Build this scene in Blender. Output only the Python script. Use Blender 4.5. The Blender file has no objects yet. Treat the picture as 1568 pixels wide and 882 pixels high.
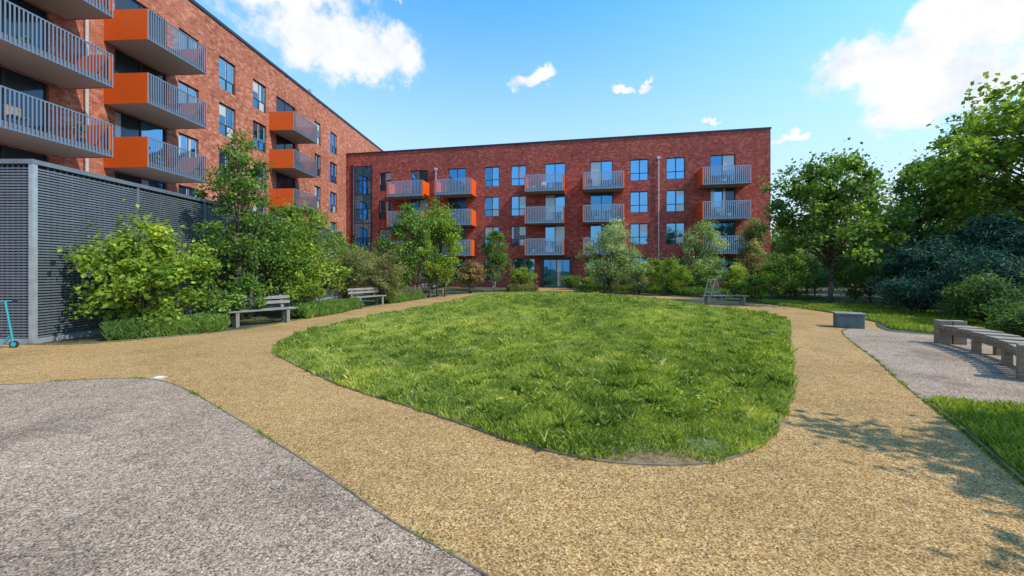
import bpy, math, random
import numpy as np
from mathutils import Vector, Matrix
random.seed(7); RNG=np.random.default_rng(7)
scene=bpy.context.scene
D=bpy.data

# ------------------------------------------------------------------ helpers
def link(o):
    scene.collection.objects.link(o); return o
def empty(name, loc=(0,0,0), parent=None):
    e=D.objects.new(name,None); e.location=loc; link(e); e.empty_display_size=.3
    if parent: e.parent=parent
    return e
class MB:
    def __init__(s): s.v=[]; s.f=[]; s.m=[]; s.mats=[]
    def mi(s,mat):
        if mat not in s.mats: s.mats.append(mat)
        return s.mats.index(mat)
    def face(s,pts,mat):
        b=len(s.v); s.v+= [tuple(p) for p in pts]; s.f.append(tuple(range(b,b+len(pts)))); s.m.append(s.mi(mat))
    def box(s,x0,x1,y0,y1,z0,z1,mat,M=None):
        b=len(s.v)
        P=[(x0,y0,z0),(x1,y0,z0),(x1,y1,z0),(x0,y1,z0),(x0,y0,z1),(x1,y0,z1),(x1,y1,z1),(x0,y1,z1)]
        if M is not None: P=[tuple(M@Vector(p)) for p in P]
        s.v+=P
        i=s.mi(mat)
        for q in ((0,3,2,1),(4,5,6,7),(0,1,5,4),(1,2,6,5),(2,3,7,6),(3,0,4,7)):
            s.f.append(tuple(b+k for k in q)); s.m.append(i)
    def tube(s,p0,p1,r0,r1,mat,n=7):
        p0=Vector(p0);p1=Vector(p1);d=(p1-p0)
        if d.length<1e-5: return
        d.normalize(); a=d.orthogonal().normalized(); c=d.cross(a); b=len(s.v); i=s.mi(mat)
        for p,r in((p0,r0),(p1,r1)):
            for k in range(n):
                t=2*math.pi*k/n; s.v.append(tuple(p+a*(r*math.cos(t))+c*(r*math.sin(t))))
        for k in range(n):
            k2=(k+1)%n; s.f.append((b+k,b+k2,b+n+k2,b+n+k)); s.m.append(i)
        s.f.append(tuple(b+n+k for k in range(n))); s.m.append(i)
        s.f.append(tuple(b+n-1-k for k in range(n))); s.m.append(i)
    def obj(s,name,parent=None,bevel=0,smooth=False):
        me=D.meshes.new(name); me.from_pydata(s.v,[],s.f); me.update()
        for m in s.mats: me.materials.append(m)
        me.polygons.foreach_set('material_index',s.m)
        if smooth: me.polygons.foreach_set('use_smooth',[True]*len(s.f))
        o=D.objects.new(name,me); link(o)
        if parent: o.parent=parent
        if bevel:
            b=o.modifiers.new('bevel','BEVEL'); b.width=bevel; b.segments=2; b.limit_method='ANGLE'
        return o
def np_mesh(name,V,nper,mat,parent=None,tint=None,smooth=False):
    V=np.asarray(V,dtype=np.float32); n=len(V)//nper
    me=D.meshes.new(name)
    me.vertices.add(len(V)); me.vertices.foreach_set('co',V.ravel())
    me.loops.add(len(V)); me.loops.foreach_set('vertex_index',np.arange(len(V),dtype=np.int32))
    me.polygons.add(n); me.polygons.foreach_set('loop_start',np.arange(0,len(V),nper,dtype=np.int32))
    me.polygons.foreach_set('loop_total',np.full(n,nper,dtype=np.int32))
    if tint is not None:
        a=me.attributes.new('tint','FLOAT','POINT'); a.data.foreach_set('value',np.repeat(tint,nper).astype(np.float32))
    me.update(calc_edges=True); me.materials.append(mat)
    o=D.objects.new(name,me); link(o)
    if parent: o.parent=parent
    return o
def noise2(x,y,s=1.0,seed=0):
    r=np.random.default_rng(seed); z=0
    for k in range(7):
        a=r.uniform(0,6.28); f=s*r.uniform(.5,2.2); p=r.uniform(0,6.28)
        z=z+np.sin((x*math.cos(a)+y*math.sin(a))*f+p+1.3*np.sin((x*math.sin(a)-y*math.cos(a))*f*.7+p))
    return z/7
def catmull(P,n=8,closed=True):
    P=[np.array(p,float) for p in P]; out=[]; L=len(P)
    rng=range(L) if closed else range(L-1)
    for i in rng:
        if closed: a,b,c,d=P[i-1],P[i],P[(i+1)%L],P[(i+2)%L]
        else: a,b,c,d=P[max(i-1,0)],P[i],P[i+1],P[min(i+2,L-1)]
        for k in range(n):
            t=k/n
            out.append(.5*((2*b)+(-a+c)*t+(2*a-5*b+4*c-d)*t*t+(-a+3*b-3*c+d)*t**3))
    if not closed: out.append(P[-1])
    return [tuple(p) for p in out]
def pip(x,y,P):
    ins=np.zeros(len(x),bool); n=len(P)
    for i in range(n):
        x1,y1=P[i];x2,y2=P[(i+1)%n]
        if y1==y2: continue
        c=((y1>y)!=(y2>y))&(x<(x2-x1)*(y-y1)/(y2-y1)+x1)
        ins^=c
    return ins

# ------------------------------------------------------------------ materials
def newmat(name):
    m=D.materials.new(name); m.use_nodes=True; nt=m.node_tree; nt.nodes.clear()
    out=nt.nodes.new('ShaderNodeOutputMaterial'); p=nt.nodes.new('ShaderNodeBsdfPrincipled')
    nt.links.new(p.outputs[0],out.inputs[0]); return m,nt,p,out
def ramp(nt,stops,fac=None,interp='LINEAR'):
    r=nt.nodes.new('ShaderNodeValToRGB'); r.color_ramp.interpolation=interp
    e=r.color_ramp.elements
    while len(e)<len(stops): e.new(.5)
    for k,(p,c) in enumerate(stops):
        e[k].position=p; e[k].color=(*c,1)
    if fac is not None: nt.links.new(fac,r.inputs[0])
    return r
def noise(nt,scale,detail=3,vec=None,rough=.5):
    n=nt.nodes.new('ShaderNodeTexNoise'); n.inputs['Scale'].default_value=scale; n.inputs['Detail'].default_value=detail
    n.inputs['Roughness'].default_value=rough
    if vec is not None: nt.links.new(vec,n.inputs['Vector'])
    return n
def mix(nt,a,b,fac,mode='MIX'):
    m=nt.nodes.new('ShaderNodeMix'); m.data_type='RGBA'; m.blend_type=mode
    for sock,v in((m.inputs[0],fac),(m.inputs[6],a),(m.inputs[7],b)):
        if isinstance(v,(int,float)): sock.default_value=v
        elif isinstance(v,tuple): sock.default_value=(*v,1)
        else: nt.links.new(v,sock)
    return m.outputs[2]
def math_(nt,op,a,b=0.0,clamp=False):
    m=nt.nodes.new('ShaderNodeMath'); m.operation=op; m.use_clamp=clamp
    for s,v in((m.inputs[0],a),(m.inputs[1],b)):
        if isinstance(v,(int,float)): s.default_value=v
        else: nt.links.new(v,s)
    return m.outputs[0]
def vmath(nt,op,a,b=None):
    m=nt.nodes.new('ShaderNodeVectorMath'); m.operation=op
    for s,v in((m.inputs[0],a),(m.inputs[1],b)):
        if v is None: continue
        if isinstance(v,tuple): s.default_value=v
        else: nt.links.new(v,s)
    return m
def objco(nt):
    return nt.nodes.new('ShaderNodeTexCoord').outputs['Object']
def bump(nt,p,h,strength=.3,dist=.01):
    b=nt.nodes.new('ShaderNodeBump'); b.inputs['Strength'].default_value=strength; b.inputs['Distance'].default_value=dist
    nt.links.new(h,b.inputs['Height']); nt.links.new(b.outputs[0],p.inputs['Normal'])
def simple(name,col,rough=.6,metal=0,var=.15,scale=6,spec=.5):
    m,nt,p,o=newmat(name); c=objco(nt); n=noise(nt,scale,4,c,.6)
    lo=tuple(x*(1-var) for x in col); hi=tuple(min(1,x*(1+var)) for x in col)
    r=ramp(nt,[(.3,lo),(.7,hi)],n.outputs[0]); nt.links.new(r.outputs[0],p.inputs['Base Color'])
    p.inputs['Roughness'].default_value=rough; p.inputs['Metallic'].default_value=metal
    p.inputs['Specular IOR Level'].default_value=spec
    return m

def brick_mat(name,c1,c2,mort):
    m,nt,p,o=newmat(name); co=objco(nt)
    sx=nt.nodes.new('ShaderNodeSeparateXYZ'); nt.links.new(co,sx.inputs[0])
    cx=nt.nodes.new('ShaderNodeCombineXYZ')
    nt.links.new(math_(nt,'ADD',sx.outputs[0],sx.outputs[1]),cx.inputs[0]); nt.links.new(sx.outputs[2],cx.inputs[1])
    b=nt.nodes.new('ShaderNodeTexBrick'); nt.links.new(cx.outputs[0],b.inputs['Vector'])
    b.inputs['Scale'].default_value=1; b.inputs['Brick Width'].default_value=.225; b.inputs['Row Height'].default_value=.075
    b.inputs['Mortar Size'].default_value=.008; b.inputs['Color1'].default_value=(*c1,1); b.inputs['Color2'].default_value=(*c2,1); b.inputs['Mortar'].default_value=(*mort,1)
    b2=nt.nodes.new('ShaderNodeTexBrick'); nt.links.new(cx.outputs[0],b2.inputs['Vector'])
    b2.inputs['Scale'].default_value=1; b2.inputs['Brick Width'].default_value=.225; b2.inputs['Row Height'].default_value=.15; b2.inputs['Mortar Size'].default_value=0
    b2.inputs['Color1'].default_value=(0,0,0,1); b2.inputs['Color2'].default_value=(1,1,1,1)
    s2=nt.nodes.new('ShaderNodeSeparateColor'); nt.links.new(b2.outputs[0],s2.inputs[0])
    mp=nt.nodes.new('ShaderNodeMapping'); mp.inputs['Scale'].default_value=(2.4,5.5,1); nt.links.new(cx.outputs[0],mp.inputs[0])
    n1=noise(nt,1.0,4,mp.outputs[0],.75)
    k=math_(nt,'ADD',math_(nt,'MULTIPLY',s2.outputs[0],.40),n1.outputs[0])
    r1=ramp(nt,[(.78,(0,0,0)),(.88,(1,1,1))],k)
    col=mix(nt,b.outputs[0],(min(1,c1[0]*1.3),c1[1]*2.4,c1[2]*3.0),math_(nt,'MULTIPLY',r1.outputs[0],.75))
    r3=ramp(nt,[(.46,(1,1,1)),(.60,(0,0,0))],k)
    col=mix(nt,col,(c2[0]*.45,c2[1]*.6,c2[2]*.9),math_(nt,'MULTIPLY',r3.outputs[0],.6))
    n2=noise(nt,.22,5,cx.outputs[0],.65); r2=ramp(nt,[(.3,(.78,.78,.78)),(.7,(1.12,1.12,1.12))],n2.outputs[0])
    col=mix(nt,col,r2.outputs[0],1.0,'MULTIPLY')
    nt.links.new(col,p.inputs['Base Color']); p.inputs['Roughness'].default_value=.9; p.inputs['Specular IOR Level'].default_value=.2
    bump(nt,p,b.outputs['Fac'],-.3,.01)
    return m
M_brickL=brick_mat('brick_orange_red',(.40,.098,.050),(.31,.070,.038),(.38,.25,.18))
M_brickB=brick_mat('brick_red',(.41,.064,.042),(.32,.044,.032),(.32,.17,.13))
M_orange=simple('orange_powder_coat',(.68,.10,.008),.4,0,.06)
M_bar=simple('blue_grey_rail',(.13,.17,.23),.4,.1,.05)
M_barB=simple('light_blue_rail',(.25,.36,.50),.4,.1,.05)
M_fascia=simple('balcony_fascia',(.12,.14,.18),.5,0,.08)
M_soffit=simple('balcony_soffit',(.42,.34,.27),.7,0,.08)
M_coping=simple('dark_coping',(.03,.035,.045),.4,.3)
M_frame=simple('window_frame_dark',(.03,.04,.055),.35,.2)
M_framew=simple('window_frame_pale',(.5,.52,.54),.4)
M_pipe=simple('downpipe_grey',(.50,.50,.51),.4,.2)
M_roof=simple('roof_membrane',(.2,.2,.2),.9)
M_steel=simple('galvanised_steel',(.45,.47,.49),.4,.6)
M_conc=simple('concrete',(.35,.35,.33),.85,0,.2,9)
M_teal=simple('teal_paint',(.02,.3,.36),.35)
M_rubber=simple('black_rubber',(.02,.02,.02),.8)
M_white=simple('white_plastic',(.7,.7,.7),.5)

def glass_mat(name,base,tint,f):
    m,nt,p,o=newmat(name)
    p.inputs['Base Color'].default_value=(*base,1); p.inputs['Roughness'].default_value=.25
    g=nt.nodes.new('ShaderNodeBsdfGlossy'); g.inputs['Roughness'].default_value=.03; g.inputs['Color'].default_value=(*tint,1)
    co=objco(nt); n=noise(nt,.9,1,co)
    b=nt.nodes.new('ShaderNodeBump'); b.inputs['Strength'].default_value=.3; b.inputs['Distance'].default_value=.06
    nt.links.new(n.outputs[0],b.inputs['Height']); nt.links.new(b.outputs[0],g.inputs['Normal'])
    ms=nt.nodes.new('ShaderNodeMixShader'); ms.inputs[0].default_value=f
    nt.links.new(p.outputs[0],ms.inputs[1]); nt.links.new(g.outputs[0],ms.inputs[2]); nt.links.new(ms.outputs[0],o.inputs[0])
    return m
G1=glass_mat('window_glass_sky',(.02,.06,.11),(.16,.46,.80),.78)
G2=glass_mat('window_glass_dark',(.010,.014,.02),(.10,.20,.30),.25)
G3=glass_mat('window_glass_curtained',(.42,.42,.40),(.4,.6,.8),.2)
G4=glass_mat('window_glass_teal',(.01,.05,.10),(.07,.33,.66),.6)

def wood_mat(name,c):
    m,nt,p,o=newmat(name); co=objco(nt)
    mp=nt.nodes.new('ShaderNodeMapping'); mp.inputs['Scale'].default_value=(3,3,40); nt.links.new(co,mp.inputs[0])
    n=noise(nt,1.5,5,mp.outputs[0],.65); r=ramp(nt,[(.3,tuple(x*.45 for x in c)),(.7,tuple(x*1.2 for x in c))],n.outputs[0])
    nt.links.new(r.outputs[0],p.inputs['Base Color']); p.inputs['Roughness'].default_value=.85; bump(nt,p,n.outputs[0],.3,.005)
    return m
M_wood=wood_mat('weathered_timber',(.30,.245,.18)); M_bench=wood_mat('grey_weathered_timber',(.24,.225,.20))
M_bark=wood_mat('bark',(.12,.09,.07)); M_barkb=wood_mat('birch_bark',(.42,.38,.33))

def aggregate(name,stops,scale,patch,stain=0.0):
    m,nt,p,o=newmat(name); co=objco(nt)
    v=nt.nodes.new('ShaderNodeTexVoronoi'); v.inputs['Scale'].default_value=scale; nt.links.new(co,v.inputs['Vector'])
    sp=nt.nodes.new('ShaderNodeSeparateColor'); nt.links.new(v.outputs['Color'],sp.inputs[0])
    r=ramp(nt,stops,sp.outputs[0],'LINEAR')
    v2=nt.nodes.new('ShaderNodeTexVoronoi'); v2.inputs['Scale'].default_value=scale*.45; nt.links.new(co,v2.inputs['Vector'])
    sp2=nt.nodes.new('ShaderNodeSeparateColor'); nt.links.new(v2.outputs['Color'],sp2.inputs[0])
    r2=ramp(nt,[(0,(.80,.80,.80)),(1,(1.15,1.15,1.15))],sp2.outputs[1])
    c=mix(nt,r.outputs[0],r2.outputs[0],1.0,'MULTIPLY')
    edge=ramp(nt,[(.0,(1,1,1)),(.75,(.6,.52,.45))],math_(nt,'MULTIPLY',v.outputs['Distance'],1.0))
    c=mix(nt,c,edge.outputs[0],.8,'MULTIPLY')
    n=noise(nt,.55,5,co,.65); rr=ramp(nt,[(.3,tuple(1-patch for _ in range(3))),(.7,(1+patch*.7,)*3)],n.outputs[0])
    c=mix(nt,c,rr.outputs[0],1.0,'MULTIPLY')
    n4=noise(nt,7,4,co,.7); r4=ramp(nt,[(.3,(.84,.84,.84)),(.7,(1.12,1.12,1.12))],n4.outputs[0])
    c=mix(nt,c,r4.outputs[0],1.0,'MULTIPLY')
    if stain:
        n2=noise(nt,.9,7,co,.72); r3=ramp(nt,[(.50,(1,1,1)),(.70,(1-stain,)*3)],n2.outputs[0])
        c=mix(nt,c,r3.outputs[0],1.0,'MULTIPLY')
    nt.links.new(c,p.inputs['Base Color']); p.inputs['Roughness'].default_value=.92; p.inputs['Specular IOR Level'].default_value=.15
    bump(nt,p,v.outputs['Distance'],-.6,.01)
    return m
M_tan=aggregate('buff_resin_bound_gravel',[(0,(.14,.078,.028)),(.3,(.40,.235,.085)),(.7,(.56,.36,.145)),(1,(.74,.56,.31))],115,.14,.26)
M_pink=aggregate('grey_pink_resin_gravel',[(0,(.11,.08,.06)),(.3,(.33,.24,.18)),(.7,(.48,.37,.285)),(1,(.68,.58,.48))],110,.18,.50)
def soil_mat():
    m,nt,p,o=newmat('soil_and_grass'); co=objco(nt)
    n=noise(nt,1.2,6,co,.7); r=ramp(nt,[(.35,(.045,.032,.02)),(.55,(.06,.07,.022)),(.7,(.07,.13,.025))],n.outputs[0])
    nt.links.new(r.outputs[0],p.inputs['Base Color']); p.inputs['Roughness'].default_value=.95
    n2=noise(nt,30,4,co,.7); bump(nt,p,n2.outputs[0],.8,.03); return m
M_soil=soil_mat()
def lawn_mat():
    m,nt,p,o=newmat('lawn_turf'); co=objco(nt)
    n=noise(nt,1.0,5,co,.65); r=ramp(nt,[(.3,(.055,.085,.018)),(.5,(.10,.14,.03)),(.68,(.19,.19,.06))],n.outputs[0])
    ln=vmath(nt,'LENGTH',vmath(nt,'DIVIDE',vmath(nt,'SUBTRACT',co,(1.15,3.12,0)).outputs[0],(.8,.24,1.)).outputs[0])
    n5=noise(nt,6,4,co,.7)
    wf=ramp(nt,[(.55,(1,1,1)),(1.0,(0,0,0))],math_(nt,'ADD',ln.outputs['Value'],math_(nt,'MULTIPLY',math_(nt,'SUBTRACT',n5.outputs[0],.5),1.2)))
    c=mix(nt,r.outputs[0],(.24,.155,.075),wf.outputs[0])
    n2=noise(nt,26,4,co,.7); r2=ramp(nt,[(.35,(.45,.45,.45)),(.65,(1.15,1.15,1.15))],n2.outputs[0])
    c=mix(nt,c,r2.outputs[0],1.0,'MULTIPLY')
    nt.links.new(c,p.inputs['Base Color']); p.inputs['Roughness'].default_value=.95; bump(nt,p,n2.outputs[0],.8,.04); return m
M_lawn=lawn_mat()
def leafy(name,stops,trans=.4,patch=1.0,pscale=.8,gain=1.5,rough=.65):
    m,nt,p,o=newmat(name)
    stops=[(a_,tuple(v*gain for v in c_)) for a_,c_ in stops]
    a=nt.nodes.new('ShaderNodeAttribute'); a.attribute_name='tint'
    r=ramp(nt,stops,a.outputs['Fac'])
    g=nt.nodes.new('ShaderNodeNewGeometry')
    n=noise(nt,pscale,4,g.outputs['Position'],.6); rr=ramp(nt,[(.3,(1-.38*patch,1-.30*patch,1-.25*patch)),(.7,(1+.38*patch,1+.25*patch,1+.1*patch))],n.outputs[0])
    c=mix(nt,r.outputs[0],rr.outputs[0],1.0,'MULTIPLY')
    nt.links.new(c,p.inputs['Base Color']); p.inputs['Roughness'].default_value=rough; p.inputs['Specular IOR Level'].default_value=.2
    t=nt.nodes.new('ShaderNodeBsdfTranslucent')
    c2=mix(nt,c,(1.5,1.5,.6),1.0,'MULTIPLY'); nt.links.new(c2,t.inputs['Color'])
    ms=nt.nodes.new('ShaderNodeMixShader'); ms.inputs[0].default_value=trans
    nt.links.new(p.outputs[0],ms.inputs[1]); nt.links.new(t.outputs[0],ms.inputs[2]); nt.links.new(ms.outputs[0],o.inputs[0])
    return m
L_grass=leafy('grass_blades',[(0,(.075,.13,.018)),(.4,(.18,.255,.036)),(.8,(.34,.39,.08)),(.95,(.46,.44,.18)),(1,(.55,.50,.30))],.35,.95,.7,1.2)
L_mid=leafy('leaf_mid_green',[(0,(.04,.085,.02)),(.6,(.09,.16,.03)),(1,(.20,.28,.07))])
L_bright=leafy('leaf_yellow_green',[(0,(.06,.11,.018)),(.5,(.13,.20,.026)),(1,(.27,.32,.05))])
L_dark=leafy('leaf_dark_green',[(0,(.03,.065,.026)),(.6,(.06,.115,.035)),(1,(.13,.20,.06))])
L_silver=leafy('leaf_silver_green',[(0,(.10,.15,.06)),(.6,(.20,.27,.12)),(1,(.38,.42,.26))])
L_rust=leafy('leaf_rusty',[(0,(.10,.06,.03)),(.6,(.20,.13,.07)),(1,(.30,.25,.13))])
L_pineb=leafy('pine_blue_green',[(0,(.010,.035,.032)),(.6,(.025,.075,.06)),(1,(.07,.14,.09))],.1,1,.8,1.3,.9)
L_olive=leafy('leaf_olive',[(0,(.08,.09,.035)),(.6,(.16,.17,.07)),(1,(.30,.28,.14))])
L_lav=leafy('lavender_leaf',[(0,(.05,.10,.02)),(.6,(.11,.19,.04)),(1,(.22,.28,.10))])

# ------------------------------------------------------------------ ground
def sheet(name,P,z,mat):
    me=D.meshes.new(name); me.from_pydata([(x,y,z) for x,y in P],[],[tuple(range(len(P)))]); me.update()
    me.materials.append(mat); o=D.objects.new(name,me); link(o); return o
sheet('ground',[(-400,-300),(400,-300),(400,500),(-400,500)],0,M_soil)
left_edge=[(-10.5,8.2),(-9.3,8.3),(-8.2,9.2),(-7.3,10.3),(-6.95,12.4),(-6.3,16.9),(-5.2,21),(-4.0,25),(-1.8,28.2)]
left_edge_c=catmull(left_edge,6,False)
outer=[(-40,8.2)]+left_edge_c+[(2.2,29),(2.2,37.0),(5.2,36.5),(5.0,28.8),(9.2,25),(11.8,20),(12.4,17),(12.1,14.3),(11.3,11.8),(10.3,10.7),(9.9,10.0),(14,6),(14,4.2),(6.0,4.4),(5.12,4.7),(4.57,3.87),(3.86,2.86),(3.1,1.5),(2.6,-4),(-40,-4)]
sheet('gravel_path',outer,.004,M_tan)
grey_curve=catmull([(-14,4.9),(-10,5.1),(-7.17,5.3),(-6.5,5.5),(-5.66,5.62),(-5.0,5.45),(-4.07,4.88),(-2.46,3.71),(-1.44,2.95),(-.76,2.41),(-.15,1.99),(.4,1.45),(.9,.8),(1.3,-1)],8,False)
sheet('gravel_forecourt',[(-40,4.4)]+grey_curve+[(1.3,-3.9),(-40,-3.9)],.008,M_pink)
r_curve=catmull([(9.6,10.6),(8.7,9.98),(7.5,8.3),(6.59,6.87),(5.8,5.75),(5.12,4.75)],6,False)
sheet('gravel_side_area',r_curve+[(6.06,4.5),(13.9,4.25),(13.9,5.9),(9.95,9.95)],.008,M_pink)
g_right=[(5.14,4.66),(4.60,3.87),(3.89,2.86),(3.13,1.5),(2.65,-3.9),(16,-3.9),(16,4.12),(6.06,4.38)]
sheet('grass_verge',g_right,.012,M_lawn)
g_strip=[(12.45,17.2),(12.2,14.3),(11.4,11.7),(10.5,10.5),(11.2,9.0),(13.5,9.5),(16,13),(17,18),(13,21)]
sheet('grass_verge_back',g_strip,.012,M_lawn)

def edging(name,P,w,z0,z1,mat):
    mb=MB()
    for (a,b) in zip(P[:-1],P[1:]):
        a=Vector((*a,0));b=Vector((*b,0));d=(b-a)
        if d.length<1e-4: continue
        d.normalize(); n=Vector((-d.y,d.x,0))*w/2
        q=[a-n,b-n,b+n,a+n]
        mb.face([(p.x,p.y,z1) for p in q],mat)
        mb.face([(q[0].x,q[0].y,z0),(q[1].x,q[1].y,z0),(q[1].x,q[1].y,z1),(q[0].x,q[0].y,z1)],mat)
        mb.face([(q[3].x,q[3].y,z1),(q[2].x,q[2].y,z1),(q[2].x,q[2].y,z0),(q[3].x,q[3].y,z0)],mat)
    return mb.obj(name)
M_edge=simple('edging_steel',(.20,.16,.11),.6,.3,.5,4)
edging('path_edging',grey_curve,.013,0,.013,M_edge)
edging('path_edging',r_curve,.013,0,.013,M_edge)
edging('path_edging',[(5.12,4.7),(4.57,3.87),(3.86,2.86),(3.1,1.5),(2.6,-4)],.02,0,.03,M_edge)
edging('path_edging',left_edge_c,.025,0,.035,M_edge)

# lawn mound ---------------------------------------------------------
lawn_pts=[(1.37,3.11),(1.81,3.2),(2.3,3.48),(2.8,3.95),(3.51,4.76),(4.76,6.4),(6.5,8.84),(8.5,11.6),(9.3,13.4),(9.2,15.2),(8.6,17.8),(8.2,21),(6.8,24),(4,26.2),(0,26.8),(-2.4,24.5),(-3.2,19.7),(-4.53,14.3),(-5.3,10.9),(-5.25,8.84),(-4.86,7.7),(-4.26,6.98),(-2.41,5.3),(-1.28,4.5),(-.43,3.87),(-.02,3.55),(.43,3.3),(.85,3.15)]
lawn_c=np.array(catmull(lawn_pts,12)); LC=np.array([1.5,11.0])
dv=lawn_c-LC; th=np.arctan2(dv[:,1],dv[:,0]); rr=np.hypot(dv[:,0],dv[:,1]); o_=np.argsort(th); TH=th[o_]; RR=rr[o_]
TH3=np.concatenate([TH-2*np.pi,TH,TH+2*np.pi]); RR3=np.concatenate([RR]*3)
def lawn_t(x,y):
    d0=x-LC[0]; d1=y-LC[1]; return np.hypot(d0,d1)/np.interp(np.arctan2(d1,d0),TH3,RR3)
def sstep(v): v=np.clip(v,0,1); return v*v*(3-2*v)
def lawn_z(x,y,t):
    return .016+.04*sstep((1-t)/.03)+.58*sstep((1-t)/.75)*(.25+.75*sstep((y-6)/12))+.05*noise2(x,y,1.1,3)*sstep((1-t)/.12)
NP=260; R=60
ang=np.linspace(-np.pi,np.pi,NP,endpoint=False); rad=np.interp(ang,TH3,RR3)
ts=1-(np.arange(R)/R)**1.4
V=[];F=[]
for t in ts:
    x=LC[0]+np.cos(ang)*rad*t; y=LC[1]+np.sin(ang)*rad*t; z=lawn_z(x,y,np.full(NP,t))
    V+=list(zip(x,y,z))
V.append((LC[0],LC[1],float(lawn_z(LC[:1],LC[1:],np.array([0.]))[0])))
for i in range(R-1):
    for k in range(NP):
        k2=(k+1)%NP; F.append((i*NP+k,i*NP+k2,(i+1)*NP+k2,(i+1)*NP+k))
for k in range(NP): F.append(((R-1)*NP+k,(R-1)*NP+(k+1)%NP,R*NP))
me=D.meshes.new('lawn'); me.from_pydata([tuple(map(float,v)) for v in V],[],F); me.update(); me.materials.append(M_lawn)
me.polygons.foreach_set('use_smooth',[True]*len(F)); lawn=D.objects.new('lawn',me); link(lawn)
edging('lawn_edging',[tuple(p) for p in lawn_c]+[tuple(lawn_c[0])],.020,0,.018,M_edge)

def blades(name,x,y,z,h,w,mat,tint,lean=.5,parent=None):
    n=len(x); a=RNG.uniform(0,2*np.pi,n); l=RNG.uniform(.1,1,n)*lean*h
    b=RNG.uniform(0,2*np.pi,n); cx=np.cos(b)*w/2; cy=np.sin(b)*w/2
    V=np.zeros((n,4,3))
    mx=x+np.cos(a)*l*.35; my=y+np.sin(a)*l*.35; mz=z+h*.6
    V[:,0]=np.stack([x-cx,y-cy,z-.005],1)
    V[:,1]=np.stack([x+cx,y+cy,z-.005],1)
    V[:,2]=np.stack([x+np.cos(a)*l,y+np.sin(a)*l,z+h],1)
    V[:,3]=np.stack([mx-cx*.9,my-cy*.9,mz],1)
    return np_mesh(name,V.reshape(-1,3),4,mat,parent,tint)
def samp_y(n,y0,y1,p):
    u=RNG.random(n); e=1-p
    return (y0**e+u*(y1**e-y0**e))**(1/e)
N=950000
y=samp_y(N,3.05,27,1.75); x=RNG.uniform(-5.6,9.6,N); t=lawn_t(x,y)
keep=(t<1.002+.008*noise2(x,y,9,77))
nn=noise2(x,y,6,11); keep&=(RNG.random(N)<np.clip(.5+.9*nn+ (1-t)*5,.08,1))
worn=np.exp(-((x-1.15)**2/.30+(y-3.15)**2/.022)); keep&=RNG.random(N)>worn*1.1
worn=np.exp(-((x-2.35)**2/.05+(y-3.7)**2/.015)); keep&=RNG.random(N)>worn*.7
x=x[keep];y=y[keep];t=t[keep]; z=lawn_z(x,y,t)
pat=noise2(x,y,2.2,5); pat2=noise2(x,y,7,8)
h=(.036+.035*np.clip(pat+.4,0,1.3)+.035*np.clip(pat2,0,1))*RNG.uniform(.5,1.35,len(x))
tuft=noise2(x,y,11,21)>.36; h[tuft]*=1.8
w=.0052*(y/3.2)**.78
tint=np.clip(.50+.36*pat2+.40*noise2(x,y,.9,31)-.20*tuft+RNG.normal(0,.18,len(x)),0,.9)
tint[RNG.random(len(x))<.06]=.96
for (cx,cy,rr_) in ((-.75,6.95,.17),(1.45,6.2,.12),(2.45,6.05,.15)):
    q=np.exp(-((x-cx)**2+((y-cy)*1.3)**2)/rr_**2)*.5>RNG.random(len(x)); tint[q]=1.0
blades('lawn_grass',x,y,z,h,w,L_grass,tint,1.0)
n=900; y=samp_y(n,3.4,20,1.6); x=RNG.uniform(-5,9,n); t=lawn_t(x,y); k=(t<.97)&(noise2(x,y,3,50)>-.1); x=x[k];y=y[k];z=lawn_z(x,y,t[k])
x=np.repeat(x,9)+RNG.normal(0,.05,len(x)*9);y=np.repeat(y,9)+RNG.normal(0,.05,len(y)*9);z=np.repeat(z,9)
Q=np.stack([x,y,z+RNG.uniform(.04,.12,len(x))],1); Nn=RNG.normal(0,.5,size=Q.shape)+np.array([0,0,1]); Nn/=np.linalg.norm(Nn,axis=1,keepdims=True)
def leaf_quads(C,Nrm,size,aspect=.6):
    n=len(C); r=RNG.normal(size=(n,3)); a=np.cross(Nrm,r); a/=np.linalg.norm(a,axis=1,keepdims=True)+1e-9
    b=np.cross(Nrm,a); b/=np.linalg.norm(b,axis=1,keepdims=True)+1e-9
    s=(size*RNG.uniform(.6,1.35,n))[:,None]
    V=np.zeros((n,4,3)); V[:,0]=C-a*s*.5; V[:,1]=C+b*s*.5*aspect-a*s*.05+Nrm*s*.08; V[:,2]=C+a*s*.5; V[:,3]=C-b*s*.5*aspect-a*s*.05+Nrm*s*.08
    return V.reshape(-1,3)
np_mesh('lawn_weeds',leaf_quads(Q,Nn,.07,.45),4,L_grass,None,np.clip(RNG.normal(.3,.2,len(Q)),0,.9))
def grass_poly(name,P,n,x0,x1,y0,y1,p=1.3,hh=.07,ofs=0):
    y=samp_y(n,y0+.0,y1,p); x=RNG.uniform(x0,x1,n); k=pip(x,y,P); x=x[k];y=y[k]
    pat=noise2(x,y,4,6); h=hh*(1+.5*pat)*RNG.uniform(.6,1.4,len(x))
    blades(name,x,y,np.full(len(x),.012),h,.006*(np.maximum(y,2.5)/3.2)**.8,L_grass,np.clip(.4+.25*pat+RNG.normal(0,.17,len(x)),0,.93),.8)
grass_poly('verge_grass',g_right,90000,2.7,10,1.5,4.7,.5)
grass_poly('verge_grass_back',g_strip,60000,10,17,9,21,.5,.10)
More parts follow.
